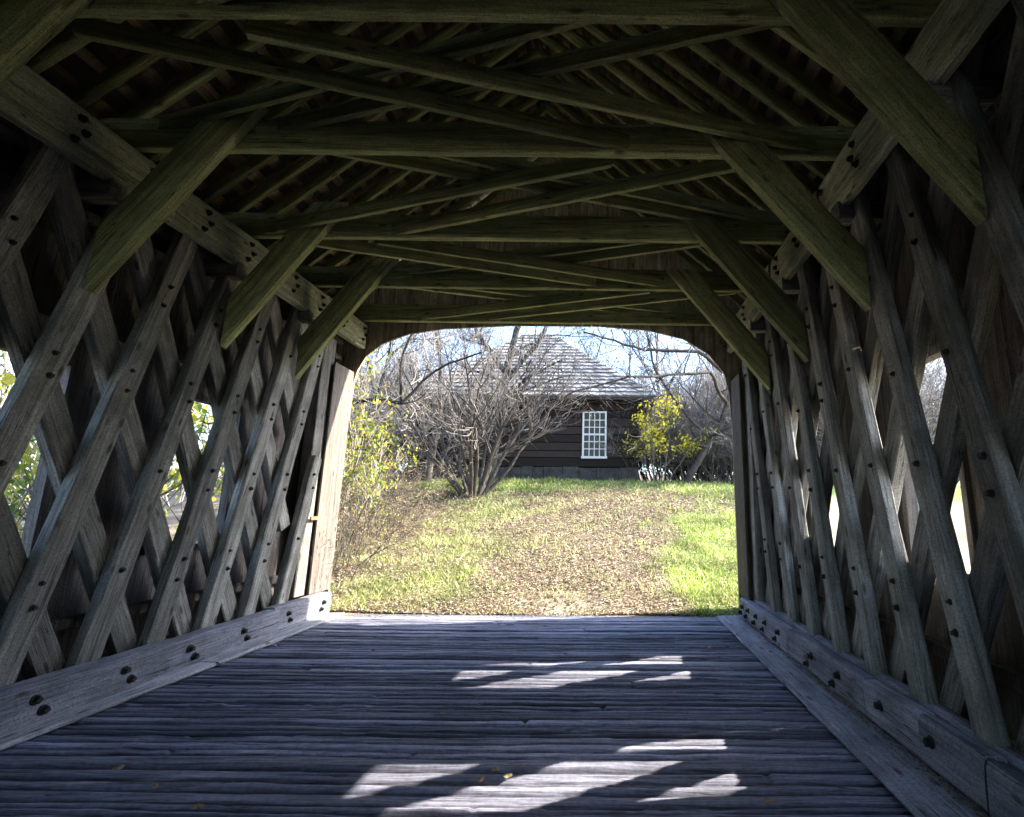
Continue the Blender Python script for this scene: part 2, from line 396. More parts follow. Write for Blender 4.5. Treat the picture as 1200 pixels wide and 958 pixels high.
for y in (2.6, 3.3, 4.05, 4.75, 5.45, 6.2): 
    bolt((-4.168, y, 0.21), (1, 0, 0), cl, 1.1); bolt((-4.168, y+0.07, 0.12), (1, 0, 0), cl, 1.1)
for y in (7.15, 7.2, 7.95, 8.0): bolt((-4.238, y, 0.22 if y < 7.18 or y > 7.98 else 0.13), (1, 0, 0), cl2, 1.0)
cr = [along('curb', 2.02, 2.155, a, b_, 0.02, h, M['curb'], **ck) for a, b_, h in ((Y0, 3.03, 0.30), (3.05, 3.62, 0.315), (3.63, 4.35, 0.31), (4.36, 6.1, 0.31), (6.12, 8.2, 0.30))]
along('curb', 2.17, 2.30, Y0, 8.22, -0.02, 0.318, M['curb'], **ck)
for k, y in ((1, 3.5), (2, 4.1), (3, 4.8), (3, 5.4), (4, 6.4), (4, 6.9), (4, 7.3), (4, 7.7), (4, 8.0)):
    bolt((2.018, y, 0.20), (-1, 0, 0), cr[k], 1.1)
    if k > 2: bolt((2.018, y+0.12, 0.10), (-1, 0, 0), cr[k], 1.1)

# lattice trusses
SF, SB = 0.217, -0.525            # lean of the inner and the outer planks (dy/dz)
PW, PT = 0.205, 0.105
ZB, ZT = -0.25, 4.75
front = {-1: [3.19+0.652*k for k in range(-5, 8)], 1: [2.55+0.640*k for k in range(-4, 10)]}
back = {-1: [4.62+0.675*k for k in range(-5, 11)], 1: [3.90+0.662*k for k in range(-5, 12)]}
for side, X in ((-1, XL), (1, XR)):
    sgn = side
    for k, y in enumerate(front[side]):
        yc = y + (0.10 if side < 0 else 0.0)
        zt = min(ZT, 4.40)
        zb_ = ZB
        ytop = yc+SF*zt
        if ytop > 7.9: zt = (7.9-yc)/SF
        if yc > 7.6: continue
        if side < 0 and yc+SF*zt > 7.75 and yc < 7.7: pass
        if side < 0 and yc > 7.4: continue
        if side < 0 and yc > 7.0: zt = 2.35
        p = beam('lattice_plank', (X+sgn*PT/2, yc+SF*zb_, zb_), (X+sgn*PT/2, yc+SF*zt, zt), PT, PW if side < 0 else 0.178, M['truss'], bridge, up=(0, 1, 0), jit=0.005)
        for yb in back[side]:
            zc = (yb-yc)/(SF-SB)
            if 0.35 < zc < min(4.2, zt-0.1) and yc+SF*zc > 2.6:
                for s_ in (-1, 1):
                    if random.random() < 0.1: continue
                    bolt((X-sgn*0.001, yc+SF*zc+0.006*s_+random.uniform(-0.02, 0.02), zc+0.095*s_+random.uniform(-0.015, 0.015)), (-sgn, 0, 0), p, random.uniform(0.6, 0.8))
    for yb in back[side]:
        zb_, zt = ZB, ZT-0.1
        lim = 7.30 if side < 0 else 7.85
        if yb+SB*zb_ > lim: zb_ = (yb-lim)/(-SB)
        if zb_ > 3.9: continue
        if yb+SB*zt < Y0: continue
        beam('lattice_plank', (X+sgn*(PT*1.5+0.006), yb+SB*zb_, zb_), (X+sgn*(PT*1.5+0.006), yb+SB*zt, zt), PT, PW+0.015 if side < 0 else 0.195, M['truss'], bridge, up=(0, 1, 0), jit=0.005)

# chords
chl = []
for a, b_ in ((Y0, 4.52), (4.53, 6.05), (6.06, 8.5)):
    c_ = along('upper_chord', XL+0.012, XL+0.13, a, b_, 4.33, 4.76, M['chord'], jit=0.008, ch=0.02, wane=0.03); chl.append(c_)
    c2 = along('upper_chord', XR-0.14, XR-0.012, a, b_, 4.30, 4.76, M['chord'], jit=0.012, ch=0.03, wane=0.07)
    for y in np.arange(max(2.9, a+0.35), b_-0.1, 0.66):
        for dy, dz in ((0, 0.10), (0.05, 0), (-0.02, -0.10)):
            bolt((XL+0.132, y+dy, 4.56+dz), (1, 0, 0), c_, 0.95); bolt((XR-0.142, y+dy+0.2, 4.54+dz), (-1, 0, 0), c2, 0.95)
for x in (XL-0.32, XR+0.32): along('outer_chord', x-0.05, x+0.05, Y0, 8.5, 4.4, 4.74, M['truss'])
for x in (XL-0.25, XR+0.25): along('lower_chord', x-0.05, x+0.05, Y0, 8.5, -0.2, 0.25, M['truss'])

# tie beams, bolsters under the chord, knee braces
TY = [-1.2, 0.1, 1.45, 2.83, 4.15, 5.66, 7.04, 8.44]
for y in TY:
    th = 0.085
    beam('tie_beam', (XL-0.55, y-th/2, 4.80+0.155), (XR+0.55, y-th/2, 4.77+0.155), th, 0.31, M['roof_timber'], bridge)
    if y > 2:
        if y < 8:
            beam('bolster', (XR-0.14, y+0.03, 4.26), (XR+0.7, y+0.03, 4.265), 0.15, 0.17, M['truss'], bridge)
            beam('bolster', (XL+0.13, y-0.2, 4.27), (XL-0.7, y-0.2, 4.265), 0.15, 0.17, M['truss'], bridge)
    if 1 < y < 8:
        yb = y-0.085-0.055
        # left
        d = Vector((1, 0, 1.47)).normalized(); nrm_ = Vector((-d.z, 0, d.x)); hw = 0.175
        wk = 0.335 if y > 3 else 0.34
        p0 = Vector((-4.385, yb, 3.37+wk*0.5/abs(d.x)))
        L = 1.83
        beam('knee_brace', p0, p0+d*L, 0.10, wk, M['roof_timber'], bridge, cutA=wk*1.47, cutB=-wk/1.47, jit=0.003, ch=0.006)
        ks = 1.42 if y < 3 else 1.27; d = Vector((-1, 0, ks)).normalized(); nrm_ = Vector((d.z, 0, -d.x)); wk = 0.33
        p0 = Vector((2.165 if y < 5 else 2.23, yb, 3.26+wk*0.5/abs(d.x)))
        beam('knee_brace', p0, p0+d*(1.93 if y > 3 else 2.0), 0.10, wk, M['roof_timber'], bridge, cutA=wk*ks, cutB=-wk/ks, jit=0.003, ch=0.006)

# lateral bracing between the ties, in crossing pairs, alternating which pair lies lower
zl, zu = 4.895, 5.06
def lat(x0, y0, x1, y1, z): 
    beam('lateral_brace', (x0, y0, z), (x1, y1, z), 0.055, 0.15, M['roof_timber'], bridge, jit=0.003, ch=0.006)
for a, b_, c_, d_, z in (
    (-3.75, 2.97, 0.30, 4.13, zl), (-2.55, 2.97, 2.0, 4.13, zl), (1.25, 2.97, -3.2, 4.13, zu), (-0.1, 2.97, -4.3, 4.13, zu),
    (1.35, 4.30, -2.75, 5.64, zl), (0.0, 4.30, -4.3, 5.64, zl), (-3.0, 4.30, 1.5, 5.64, zu), (-2.0, 4.30, 2.2, 5.64, zu),
    (-2.9, 5.80, 0.9, 7.02, zl), (-3.9, 5.80, -0.1, 7.02, zl), (1.2, 5.80, -3.1, 7.02, zu), (2.1, 5.80, -2.0, 7.02, zu),
    (0.6, 7.18, -3.4, 8.42, zl), (1.9, 7.18, -2.3, 8.42, zl), (-3.3, 7.18, 1.2, 8.42, zu), (-4.1, 7.18, 0.3, 8.42, zu),
    (1.3, 1.60, -2.9, 2.81, zl), (-3.6, 1.60, 1.0, 2.81, zu)):
    lat(a, b_, c_, d_, z)

# rafters, nailing laths and shingles
RX, RZ = -1.10, 8.32          # ridge
EL, ER = XL-0.55, XR+0.55
EZ = 4.86
ry = np.arange(1.0, 8.9, 0.36)
for i, y in enumerate(ry):
    for e in (EL, ER):
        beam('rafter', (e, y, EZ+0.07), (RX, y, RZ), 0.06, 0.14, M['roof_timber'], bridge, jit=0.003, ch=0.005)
mb = MB(); mbs = MB()
for e in (EL, ER):
    L = math.hypot(RX-e, RZ-EZ); ux, uz = (RX-e)/L, (RZ-EZ)/L; s_ = 1 if e > RX else -1
    nxv, nzv = (-uz if e < RX else uz), abs(ux)
    rr = random.Random(5); t_ = -0.3
    while t_ < L:
        wd = rr.uniform(0.09, 0.15)
        for ya in np.arange(Y0, 8.9, 2.38):
            yb_ = min(ya+2.37, 8.9)
            h0 = 0.085
            P = []
            for tt in (t_, t_+wd):
                for hh in (h0, h0+0.025):
                    P.append((e+ux*tt+nxv*hh, EZ+0.07+uz*tt+nzv*hh))
            V = [(P[q][0], yy, P[q][1]) for yy in (ya, yb_) for q in (0, 2, 3, 1)]
            mb.add(V, [(0, 1, 2, 3), (7, 6, 5, 4), (0, 4, 5, 1), (1, 5, 6, 2), (2, 6, 7, 3), (3, 7, 4, 0)])
        t_ += wd + rr.uniform(0.09, 0.17)
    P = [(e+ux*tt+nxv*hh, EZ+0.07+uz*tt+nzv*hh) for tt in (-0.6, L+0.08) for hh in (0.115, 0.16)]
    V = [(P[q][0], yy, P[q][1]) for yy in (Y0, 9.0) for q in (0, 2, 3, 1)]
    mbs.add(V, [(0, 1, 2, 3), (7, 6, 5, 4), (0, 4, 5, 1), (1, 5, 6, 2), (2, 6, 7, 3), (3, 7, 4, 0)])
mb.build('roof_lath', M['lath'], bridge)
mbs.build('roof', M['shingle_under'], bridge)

# siding boards with window openings
WIN = {-1: [(1.3, 2.3),   (3.35, 4.34), (5.45, 6.45)], 1: [(1.5, 2.45),   (3.68, 4.40), (5.68, 6.48)]}
WZ0, WZ1 = 1.16, 2.84
for side, X in ((-1, XL-0.40), (1, XR+0.40)):
    mb = MB(); rr = random.Random(40+side); y = Y0
    while y < 8.6:
        wd = rr.uniform(0.2, 0.3); y2 = min(y+wd, 8.62); gp = rr.choice((0.001, 0.001, 0.002, 0.006)); dx = rr.uniform(-0.006, 0.006)
        def piece(a, b2, z0, z1):
            mb.box((X-0.014+dx, a, z0), (X+0.014+dx, b2, z1))
        cuts = [(a, b2) for a, b2 in WIN[side] if a < y2 and b2 > y]
        if cuts:
            a, b2 = cuts[0]
            if y < a: piece(y, a, -0.9, 5.2)
            if y2 > b2: piece(b2, y2-gp, -0.9, 5.2)
            lo, hi = max(y, a), min(y2, b2)
            piece(lo, hi, -0.9, WZ0); piece(lo, hi, WZ1, 5.2)
        else: piece(y, y2-gp, -0.9, 5.2)
        y = y2
    mb.build('siding', M['siding'], bridge)
    for a, b2 in WIN[side]:
        mb = MB(); s_ = side; xa, xb = X-0.05, X+0.05
        mb.box((xa, a-0.05, WZ1-0.03), (xb, b2+0.05, WZ1+0.04)); mb.box((xa, a-0.05, WZ0-0.05), (xb, b2+0.05, WZ0+0.02))
        mb.box((xa+0.002, a-0.045, WZ0+0.021), (xb-0.002, a+0.01, WZ1-0.031)); mb.box((xa+0.002, b2-0.01, WZ0+0.021), (xb-0.002, b2+0.045, WZ1-0.031))
        mb.build('window_frame', M['siding'], bridge)
    for z in (0.55, 3.05, 4.1):
        along('siding_girt', X-side*0.055, X-side*0.135, Y0, 8.5, z, z+0.10, M['siding']) if z != 0.55 or True else None

# portal: jamb posts, jamb panels, arched board face
def arch(x):
    pts = [(-4.47, 3.0), (-4.45, 3.70), (-4.40, 3.95), (-4.28, 4.20), (-4.0, 4.45), (-3.56, 4.63), (-2.96, 4.73), (-1.75, 4.80), (-0.22, 4.80), (0.69, 4.73), (1.29, 4.58), (1.74, 4.30), (2.0, 3.95), (2.07, 3.6), (2.10, 3.0)]
    for (a, za), (b2, zb2) in zip(pts, pts[1:]):
        if a <= x <= b2: return za+(zb2-za)*(x-a)/(b2-a)
    return -0.1
def roofz(x): return (EZ+0.10+(RZ-EZ)*(x-EL)/(RX-EL)) if x < RX else (EZ+0.10+(RZ-EZ)*(x-ER)/(RX-ER))
mb = MB(); rr = random.Random(9); x = -5.05
while x < 2.85:
    x2 = min(x+rr.uniform(0.15, 0.24), 2.85)
    for edge in (-4.47, 2.10):
        if x < edge-0.02 < x2: x2 = edge
    dy = rr.uniform(-0.004, 0.004); n_ = 8 if (-4.5 < x < -3 or 0.8 < x < 2.2) else 2
    a_ = x+0.002; b2 = x2-0.002
    for q in range(n_):
        xa, xb = a_+(b2-a_)*q/n_, a_+(b2-a_)*(q+1)/n_
        inside = -4.47 <= (xa+xb)/2 <= 2.10
        za, zb2 = (arch(max(-4.47, min(2.1, xa))), arch(max(-4.47, min(2.1, xb)))) if inside else (-0.5, -0.5)
        ya, yb_ = 8.56+dy, 8.60+dy
        V = [(xa, ya, za), (xb, ya, zb2), (xb, yb_, zb2), (xa, yb_, za), (xa, ya, roofz(xa)), (xb, ya, roofz(xb)), (xb, yb_, roofz(xb)), (xa, yb_, roofz(xa))]
        mb.add(V, [(3, 2, 1, 0), (4, 5, 6, 7), (0, 1, 5, 4), (2, 3, 7, 6)] + ([(3, 0, 4, 7)] if q == 0 else []) + ([(1, 2, 6, 5)] if q == n_-1 else []))
    x = x2
mb.build('portal_face', M['portal'], bridge)
mb = MB()
mb.add([(EL, 8.61, EZ+0.05), (ER, 8.61, EZ+0.05), (RX, 8.61, RZ+0.08), (EL, 8.63, EZ+0.05), (ER, 8.63, EZ+0.05), (RX, 8.63, RZ+0.08)],
    [(0, 1, 2), (5, 4, 3), (0, 3, 4, 1), (1, 4, 5, 2), (2, 5, 3, 0)]); mb.build('gable_board', M['portal'], bridge)
mb = MB(); mb.box((RX-0.2, Y0, RZ+0.13), (RX+0.2, 9.0, RZ+0.27)); mb.build('ridge_cap', M['shingle_under'], bridge)
def jamb(xa, xb, ya, yb_, z0, ztop):
    mb = MB(); y = ya; rr = random.Random(int(ya*100)); 
    while y < yb_-0.01:
        y2 = min(y+rr.uniform(0.13, 0.2), yb_); d = rr.uniform(-0.003, 0.003)
        zt = ztop(y)
        mb.box((xa+d, y, z0), (xb+d, y2-0.003, zt)); y = y2
    return mb.build('jamb_panel', M['jamb'], bridge)
jamb(-4.47, -4.445, 7.95, 8.555, 0.33, lambda y: 3.92)
jamb(2.10, 2.125, 7.98, 8.555, 0.30, lambda y: 3.80)
pl_ = beam('portal_post', (-4.59, 7.86, 0.33), (-4.59, 7.86, 4.30), 0.16, 0.32, M['truss'], bridge, up=(0, 1, 0))
beam('portal_post', (2.27, 7.93, 0.30), (2.27, 7.93, 4.30), 0.16, 0.30, M['truss'], bridge, up=(0, 1, 0))
mb = MB(); mb.box((-4.455, 7.765, 1.42), (-4.44, 7.945, 1.47)); mb.build('rust_strap', M['rust'], pl_, None)

# wooden buttress and its brackets outside the right-hand windows
but = beam('buttress', (3.15, 5.0, -2.6), (2.80, 5.0, 2.05), 0.30, 0.26, M['curb'], bridge, up=(0, 1, 0))
mb = MB(); mb.box((2.66, 4.82, 1.72), (3.0, 4.845, 1.80)); mb.box((2.66, 4.82, 1.14), (3.05, 4.845, 1.20)); mb.build('iron_bracket', M['white'], but)

# ------------------------------------------------------------------ log house on the rise
HX0, HX1, HY0, HY1 = -7.8, 1.15, 20.0, 28.0
GZ, EVZ = 2.45, 5.95
house = empty('log_house', ((HX0+HX1)/2, HY0, GZ), 'dark brown log house with hipped shingle roof and one white window', 'house')
mb = MB(); rr = random.Random(2); z = GZ+0.35
z = GZ+0.82; k = 0
while z < EVZ:
    h = rr.uniform(0.27, 0.36); z2 = min(z+h, EVZ); d = rr.uniform(0, 0.02)
    v = rr.uniform(0.5, 1.5); tn = (0.036*v, 0.027*v, 0.022*v); mb.box((HX0-d, HY0-d, z), (HX1+d, HY1+d, z2-0.035), tn); mb.box((HX0+0.04, HY0+0.04, z2-0.04), (HX1-0.04, HY1-0.04, z2+0.002), (0.012, 0.01, 0.009)); z = z2
mb.build('wall', M['house_board'], house, tone=True)
mb = MB(); rr = random.Random(8); x = HX0-0.04
while x < HX1:
    x2 = min(x+rr.uniform(0.4, 0.9), HX1+0.04); mb.box((x, HY0-0.05-rr.uniform(0, .03), GZ-0.6), (x2-0.015, HY1, GZ+0.76+rr.uniform(0, 0.05))); x = x2
mb.build('foundation', M['stone'], house)
# hipped roof of shingle courses
ex0, ex1, ey0, ey1 = HX0-0.15, HX1+0.72, HY0-0.65, HY1+0.65
rx0, rx1, ryy, rz = -4.15, -3.0, 24.0, 10.15
mb = MB(); rr = random.Random(12); N = 19
def course_face(c00, c10, c01, c11, N):
    """c00-c10 the eave line, c01-c11 the ridge line; overlapping courses of single shingles with thick butts"""
    c00, c10, c01, c11 = map(Vector, (c00, c10, c01, c11))
    nrm_ = (c10-c00).cross(c01-c00).normalized()
    if nrm_.z < 0: nrm_ = -nrm_
    for k in range(N):
        t0, t1 = k/N, min(1, (k+1.25)/N)
        a0, b0 = c00.lerp(c01, t0), c10.lerp(c11, t0); a1, b1 = c00.lerp(c01, t1), c10.lerp(c11, t1)
        W = (b0-a0).length; u = 0.0
        while u < W-0.02:
            sw = rr.uniform(0.09, 0.22); u2 = min(W, u+sw); th = rr.uniform(0.06, 0.10); dp = rr.uniform(-0.012, 0.012)
            f0, f1 = u/W, min(1, (u2-0.006)/W)
            dn = (a0-a1).normalized()*dp
            p = [a0.lerp(b0, f0)+dn, a0.lerp(b0, f1)+dn, a1.lerp(b1, f1), a1.lerp(b1, f0)]
            q = [p[0]+nrm_*th, p[1]+nrm_*th, p[2]+nrm_*0.004, p[3]+nrm_*0.004]
            v = rr.uniform(0.45, 1.3); tn = (0.27*v, 0.26*v, 0.25*v)
            mb.add(p+q, [(4, 5, 6, 7), (0, 1, 5, 4), (1, 2, 6, 5), (3, 0, 4, 7)], tn)
            u = u2
course_face((ex0, ey0, EVZ), (ex1, ey0, EVZ), (rx0, ryy, rz), (rx1, ryy, rz), N)
course_face((ex1, ey0, EVZ), (ex1, ey1, EVZ), (rx1, ryy, rz), (rx1, ryy+0.02, rz), N)
course_face((ex0, ey1, EVZ), (ex0, ey0, EVZ), (rx0, ryy+.02, rz), (rx0, ryy, rz), N)
rf = mb.build('roof', M['shingle'], house, tone=True)
mb = MB(); mb.add([(ex0, ey0, EVZ-0.01), (ex1, ey0, EVZ-0.01), (ex1, ey1, EVZ-0.01), (ex0, ey1, EVZ-0.01), (rx0, ryy, rz-0.02), (rx1, ryy, rz-0.02)],
    [(0, 1, 5, 4), (1, 2, 5), (2, 3, 4, 5), (3, 0, 4), (3, 2, 1, 0)]); mb.build('roof_board', M['house_wall'], house)
mb = MB(); mb.box((ex0+0.02, ey0+0.02, EVZ-0.12), (ex1-0.02, ey0+0.06, EVZ-0.012)); mb.build('fascia', M['house_wall'], house)
# window
wx0, wx1, wz0, wz1 = -1.06, -0.10, 3.60, 5.47
wy = HY0-0.05
mb = MB()
def wbox(a, b2, c_, d_, y0=0.0, y1=0.05): mb.box((a, wy-y1, c_), (b2, wy-y0, d_))
fr = 0.07
wbox(wx0, wx1, wz1-fr, wz1, -0.04, 0.03); wbox(wx0-0.03, wx1+0.03, wz0-0.02, wz0+fr, -0.04, 0.06)
wbox(wx0, wx0+fr, wz0+fr+.001, wz1-fr-.001, -0.04, 0.03); wbox(wx1-fr, wx1, wz0+fr+.001, wz1-fr-.001, -0.04, 0.03)
win = mb.build('window', M['white'], house)
mb = MB()
mid = (wz0+wz1)/2
for i in range(1, 4):
    x = wx0+fr+(wx1-wx0-2*fr)*i/4; wbox(x-0.017, x+0.017, wz0+fr, wz1-fr, 0.0, 0.02)
for i in range(1, 6):
    z = wz0+fr+(wz1-wz0-2*fr)*i/6; hh = 0.035 if i == 3 else 0.017; wbox(wx0+fr, wx1-fr, z-hh, z+hh, -0.002, 0.024)
mb.build('glazing_bars', M['white'], win)
mb = MB(); wbox(wx0+0.03, wx1-0.03, wz0+0.03, wz1-0.03, -0.02, -0.01); mb.build('pane', M['glass'], win)

# ------------------------------------------------------------------ woody plants
def tube_seg(V, Fc, a, b_, ra, rb, ns):
    d = (b_-a)
    if d.length < 1e-5: return
    d.normalize(); u = d.orthogonal().normalized(); v = d.cross(u); o = len(V)
    for c_, r_ in ((a, ra), (b_, rb)):
        for k in range(ns):
            t_ = 2*math.pi*k/ns; V.append(c_+u*(r_*math.cos(t_))+v*(r_*math.sin(t_)))
    for k in range(ns): Fc.append((o+k, o+(k+1) % ns, o+ns+(k+1) % ns, o+ns+k))
def grow(rr, Vt, Ft, Vb, Fb, tips, start, d, L, r, lvl, maxl, up=0.15, wig=0.18, kids=(3, 5), spread=0.8, lenf=0.62, minr=0.0025, zmin=0.05):
    n_ = max(3, int(4+2*(maxl-lvl))) if lvl < maxl else 3
    p = start.copy(); d = d.normalized(); ra = r; pts = [p.copy()]; dirs = [d.copy()]
    for i in range(n_):
        dd = Vector((rr.gauss(0, wig), rr.gauss(0, wig), rr.gauss(0, wig)))
        d = (d+dd*(0.6 if lvl == 0 else 1)+Vector((0, 0, up*(0.3 if lvl == 0 else 1)/n_*2))).normalized()
        q = p+d*(L/n_)
        if q.z < zmin: q.z = zmin+0.01
        rb = max(minr, r*(1-0.75*(i+1)/n_))
        if lvl <= 1: tube_seg(Vt, Ft, p, q, ra, rb, 7 if lvl == 0 else 5)
        else: tube_seg(Vb, Fb, p, q, ra, rb, 3)
        p = q; ra = rb; pts.append(p.copy()); dirs.append(d.copy())
    if lvl >= maxl: tips.append((pts[-1], d)); tips.append((pts[len(pts)//2], d)); return
    nk = rr.randint(*kids)+(2 if lvl == 0 else 0)
    for k in range(nk):
        f = rr.uniform(0.3 if lvl == 0 else 0.15, 1.0); i = min(n_-1, int(f*n_)); fr_ = f*n_-i
        s = pts[i].lerp(pts[i+1], min(1, max(0, fr_)))
        ax = dirs[i].orthogonal(); ax.rotate(Matrix.Rotation(rr.uniform(0, 6.28), 3, dirs[i]))
        nd = (dirs[i]*1.0+ax*rr.uniform(spread*0.6, spread*1.3)).normalized()
        rad = max(minr, r*(1-0.75*f)*rr.uniform(0.5, 0.8))
        grow(rr, Vt, Ft, Vb, Fb, tips, s, nd, L*lenf*rr.uniform(0.7, 1.2)*(1.1-0.4*f), rad, lvl+1, maxl, up, wig, kids, spread, lenf, minr, zmin)
def leaves(tips, rr, per, size, cols, spread=0.12):
    spread *= 0.6
    V = []; Fc = []; T = []
    for p, d in tips:
        for _ in range(per):
            c_ = p+Vector((rr.gauss(0, spread), rr.gauss(0, spread), rr.gauss(0, spread)))
            a = Vector((rr.gauss(0, 1), rr.gauss(0, 1), rr.gauss(0, 1)-0.3)).normalized(); b_ = a.orthogonal().normalized(); b_.rotate(Matrix.Rotation(rr.uniform(0, 6.28), 3, a))
            s = size*rr.uniform(0.45, 1.5); nn = a.cross(b_)
            o = len(V); V += [c_-a*s, c_+b_*s*0.55+nn*s*0.15, c_+a*s*0.9, c_-b_*s*0.55+nn*s*0.15]
            Fc.append((o, o+1, o+2, o+3)); t_ = rr.choice(cols); v = rr.uniform(0.75, 1.25); T += [[q*v for q in t_]]*4
    return V, Fc, T
def plant(seed, stems, L, r, maxl, lean, kw, mt, mtw, leaf=None, base_spread=0.08):
    rr = random.Random(seed); Vt, Ft, Vb, Fb, tips = [], [], [], [], []
    for k in range(stems):
        a = 2*math.pi*k/stems+rr.uniform(-0.4, 0.4); ln = rr.uniform(lean*0.3, lean)
        d = Vector((math.cos(a)*ln, math.sin(a)*ln, 1))
        s = Vector((math.cos(a), math.sin(a), 0))*base_spread*rr.uniform(0.2, 1) if stems > 1 else Vector((0, 0, 0))
        s.z = -0.25
        grow(rr, Vt, Ft, Vb, Fb, tips, s, d, L*rr.uniform(0.75, 1.15), r*rr.uniform(0.7, 1.1), 0, maxl, **kw)
    out = [('trunk' if stems == 1 else 'stems', mesh('trunk', Vt, Ft, mt, True)), ('twigs', mesh('twigs', Vb, Fb, mtw))]
    if leaf:
        LV, LF, LT = leaves(tips, rr, *leaf); out.append(('foliage', mesh('foliage', LV, LF, M['leaf'], False, np.array(LT))))
    return out
def put(name, parts, x, y, label, cat, group=None, rz=0.0, s=1.0, z=None, tilt=None):
    zz = ground(x, y) if z is None else z
    e = bpy.data.objects.new(name, None)
    Mw = Matrix.Translation((x, y, zz)) @ Matrix.Rotation(rz, 4, 'Z')
    if tilt: Mw = Mw @ Matrix.Rotation(tilt[0], 4, tilt[1])
    link(e, None, Mw); tag(e, label, cat, group)
    for nm, me in parts:
        ob(nm, me, e, Mw @ Matrix.Scale(s, 4))
    return e
YEL = [(0.46, 0.42, 0.03), (0.54, 0.49, 0.05), (0.32, 0.38, 0.04), (0.38, 0.42, 0.06)]
YELB = [(0.62, 0.56, 0.04), (0.70, 0.62, 0.07), (0.48, 0.50, 0.05)]
YGR = [(0.16, 0.22, 0.03), (0.30, 0.33, 0.04), (0.45, 0.38, 0.05), (0.10, 0.16, 0.03), (0.26, 0.34, 0.05)]
# the big bare shrub in front of the house
kw = dict(up=0.25, wig=0.13, kids=(5, 7), spread=0.8, lenf=0.52, minr=0.0038, zmin=0.1)
big = plant(24, 15, 3.5, 0.055, 3, 1.05, kw, M['shrubbark'], M['shrubtwig'], base_spread=0.13)
put('bare_shrub', big, -4.1, 15.6, 'large bare many-stemmed shrub in front of the log house', 'shrub', s=1.34)
kw2 = dict(up=0.2, wig=0.12, kids=(4, 6), spread=0.6, lenf=0.5, minr=0.0045, zmin=0.1)
ys_ = plant(33, 6, 2.4, 0.03, 2, 0.34, kw2, M['bark'], M['darktwig'], leaf=(3, 0.062, YELB, 0.12), base_spread=0.30)
put('yellow_shrub', ys_, 1.85, 18.7, 'slender shrub with bright yellow leaves at the right corner of the house', 'shrub')
# bare trees
kt = dict(up=0.12, wig=0.13, kids=(4, 6), spread=0.85, lenf=0.60, minr=0.006, zmin=0.2)
TA = plant(51, 1, 8.5, 0.17, 4, 0.15, kt, M['bark'], M['twig'])
TB = plant(52, 1, 9.5, 0.14, 4, 0.15, kt, M['darkbark'], M['darktwig'])
TC = plant(53, 1, 8.0, 0.12, 3, 0.3, dict(kt, kids=(6, 8)), M['bark'], M['twig'], base_spread=0.2)
TH = plant(54, 14, 3.2, 0.03, 2, 0.9, dict(up=0.2, wig=0.14, kids=(6, 9), spread=0.7, lenf=0.55, minr=0.006, zmin=0.1), M['bark'], M['twig'], base_spread=0.9)
THD = plant(55, 18, 2.6, 0.022, 2, 1.0, dict(up=0.15, wig=0.15, kids=(6, 9), spread=0.8, lenf=0.55, minr=0.006, zmin=0.1), M['shrubbark'], M['shrubtwig'], base_spread=1.0)
rr = random.Random(77)
i = 0
for x, y in [(rr.uniform(-24, 20), rr.uniform(30, 46)) for _ in range(52)]:
    v = (TA, TB, TC)[i % 3]
    put('bare_tree', v, x, y, 'leafless grey tree in the woods beyond the log house', 'tree', 'leafless trees beyond the house', rz=rr.uniform(0, 6), s=rr.uniform(0.9, 1.35)); i += 1
for k in range(30):
    x, y = rr.uniform(2.6, 15)+0.2*k/30, rr.uniform(20.5, 32)
    put('bare_thicket', TH, x, y, 'leafless brush growing to the right of the log house', 'shrub', 'leafless brush right of the house', rz=rr.uniform(0, 6), s=rr.uniform(1.1, 1.9))
for k in range(16):
    x, y = rr.uniform(-15, -8.3), rr.uniform(15.5, 30)
    put('bare_thicket', TH, x, y, 'leafless brush growing to the left of the log house', 'shrub', 'leafless brush left of the house', rz=rr.uniform(0, 6), s=rr.uniform(0.9, 1.5))
put('bare_tree', TA, -6.3, 17.9, 'grey bare tree at the left corner of the house', 'tree', rz=4.0, s=0.85)

def path_tree(seed, paths, maxl, kw, mt, mtw, dens=1.0, kl=1.5):
    """a tree whose trunk and big limbs follow given centre lines (list of (points, r0, r1)), with grown side branches"""
    rr = random.Random(seed); Vt, Ft, Vb, Fb, tips = [], [], [], [], []
    for pts, r0, r1 in paths:
        P = [Vector(p) for p in pts]; Q = []
        for a, b2 in zip(P, P[1:]):
            n_ = max(2, int((b2-a).length/0.35))
            for q in range(n_): Q.append(a.lerp(b2, q/n_)+Vector((rr.gauss(0, .022), rr.gauss(0, .022), rr.gauss(0, .022))))
        Q.append(P[-1]); N_ = len(Q)
        for q in range(N_-1):
            ra, rb = r0+(r1-r0)*q/(N_-1), r0+(r1-r0)*(q+1)/(N_-1)
            tube_seg(Vt, Ft, Q[q], Q[q+1], ra, rb, 8)
            if q > N_*0.22 and rr.random() < 0.75*dens:
                d = (Q[q+1]-Q[q]).normalized(); ax = d.orthogonal(); ax.rotate(Matrix.Rotation(rr.uniform(0, 6.28), 3, d))
                grow(rr, Vt, Ft, Vb, Fb, tips, Q[q], (d*0.7+ax).normalized(), kl*rr.uniform(0.6, 1.3), ra*0.45, 1, maxl, **kw)
    return [('trunk', mesh('trunk', Vt, Ft, mt, True)), ('twigs', mesh('twigs', Vb, Fb, mtw))]
kp = dict(up=0.1, wig=0.16, kids=(4, 6), spread=0.8, lenf=0.6, minr=0.005, zmin=-50)
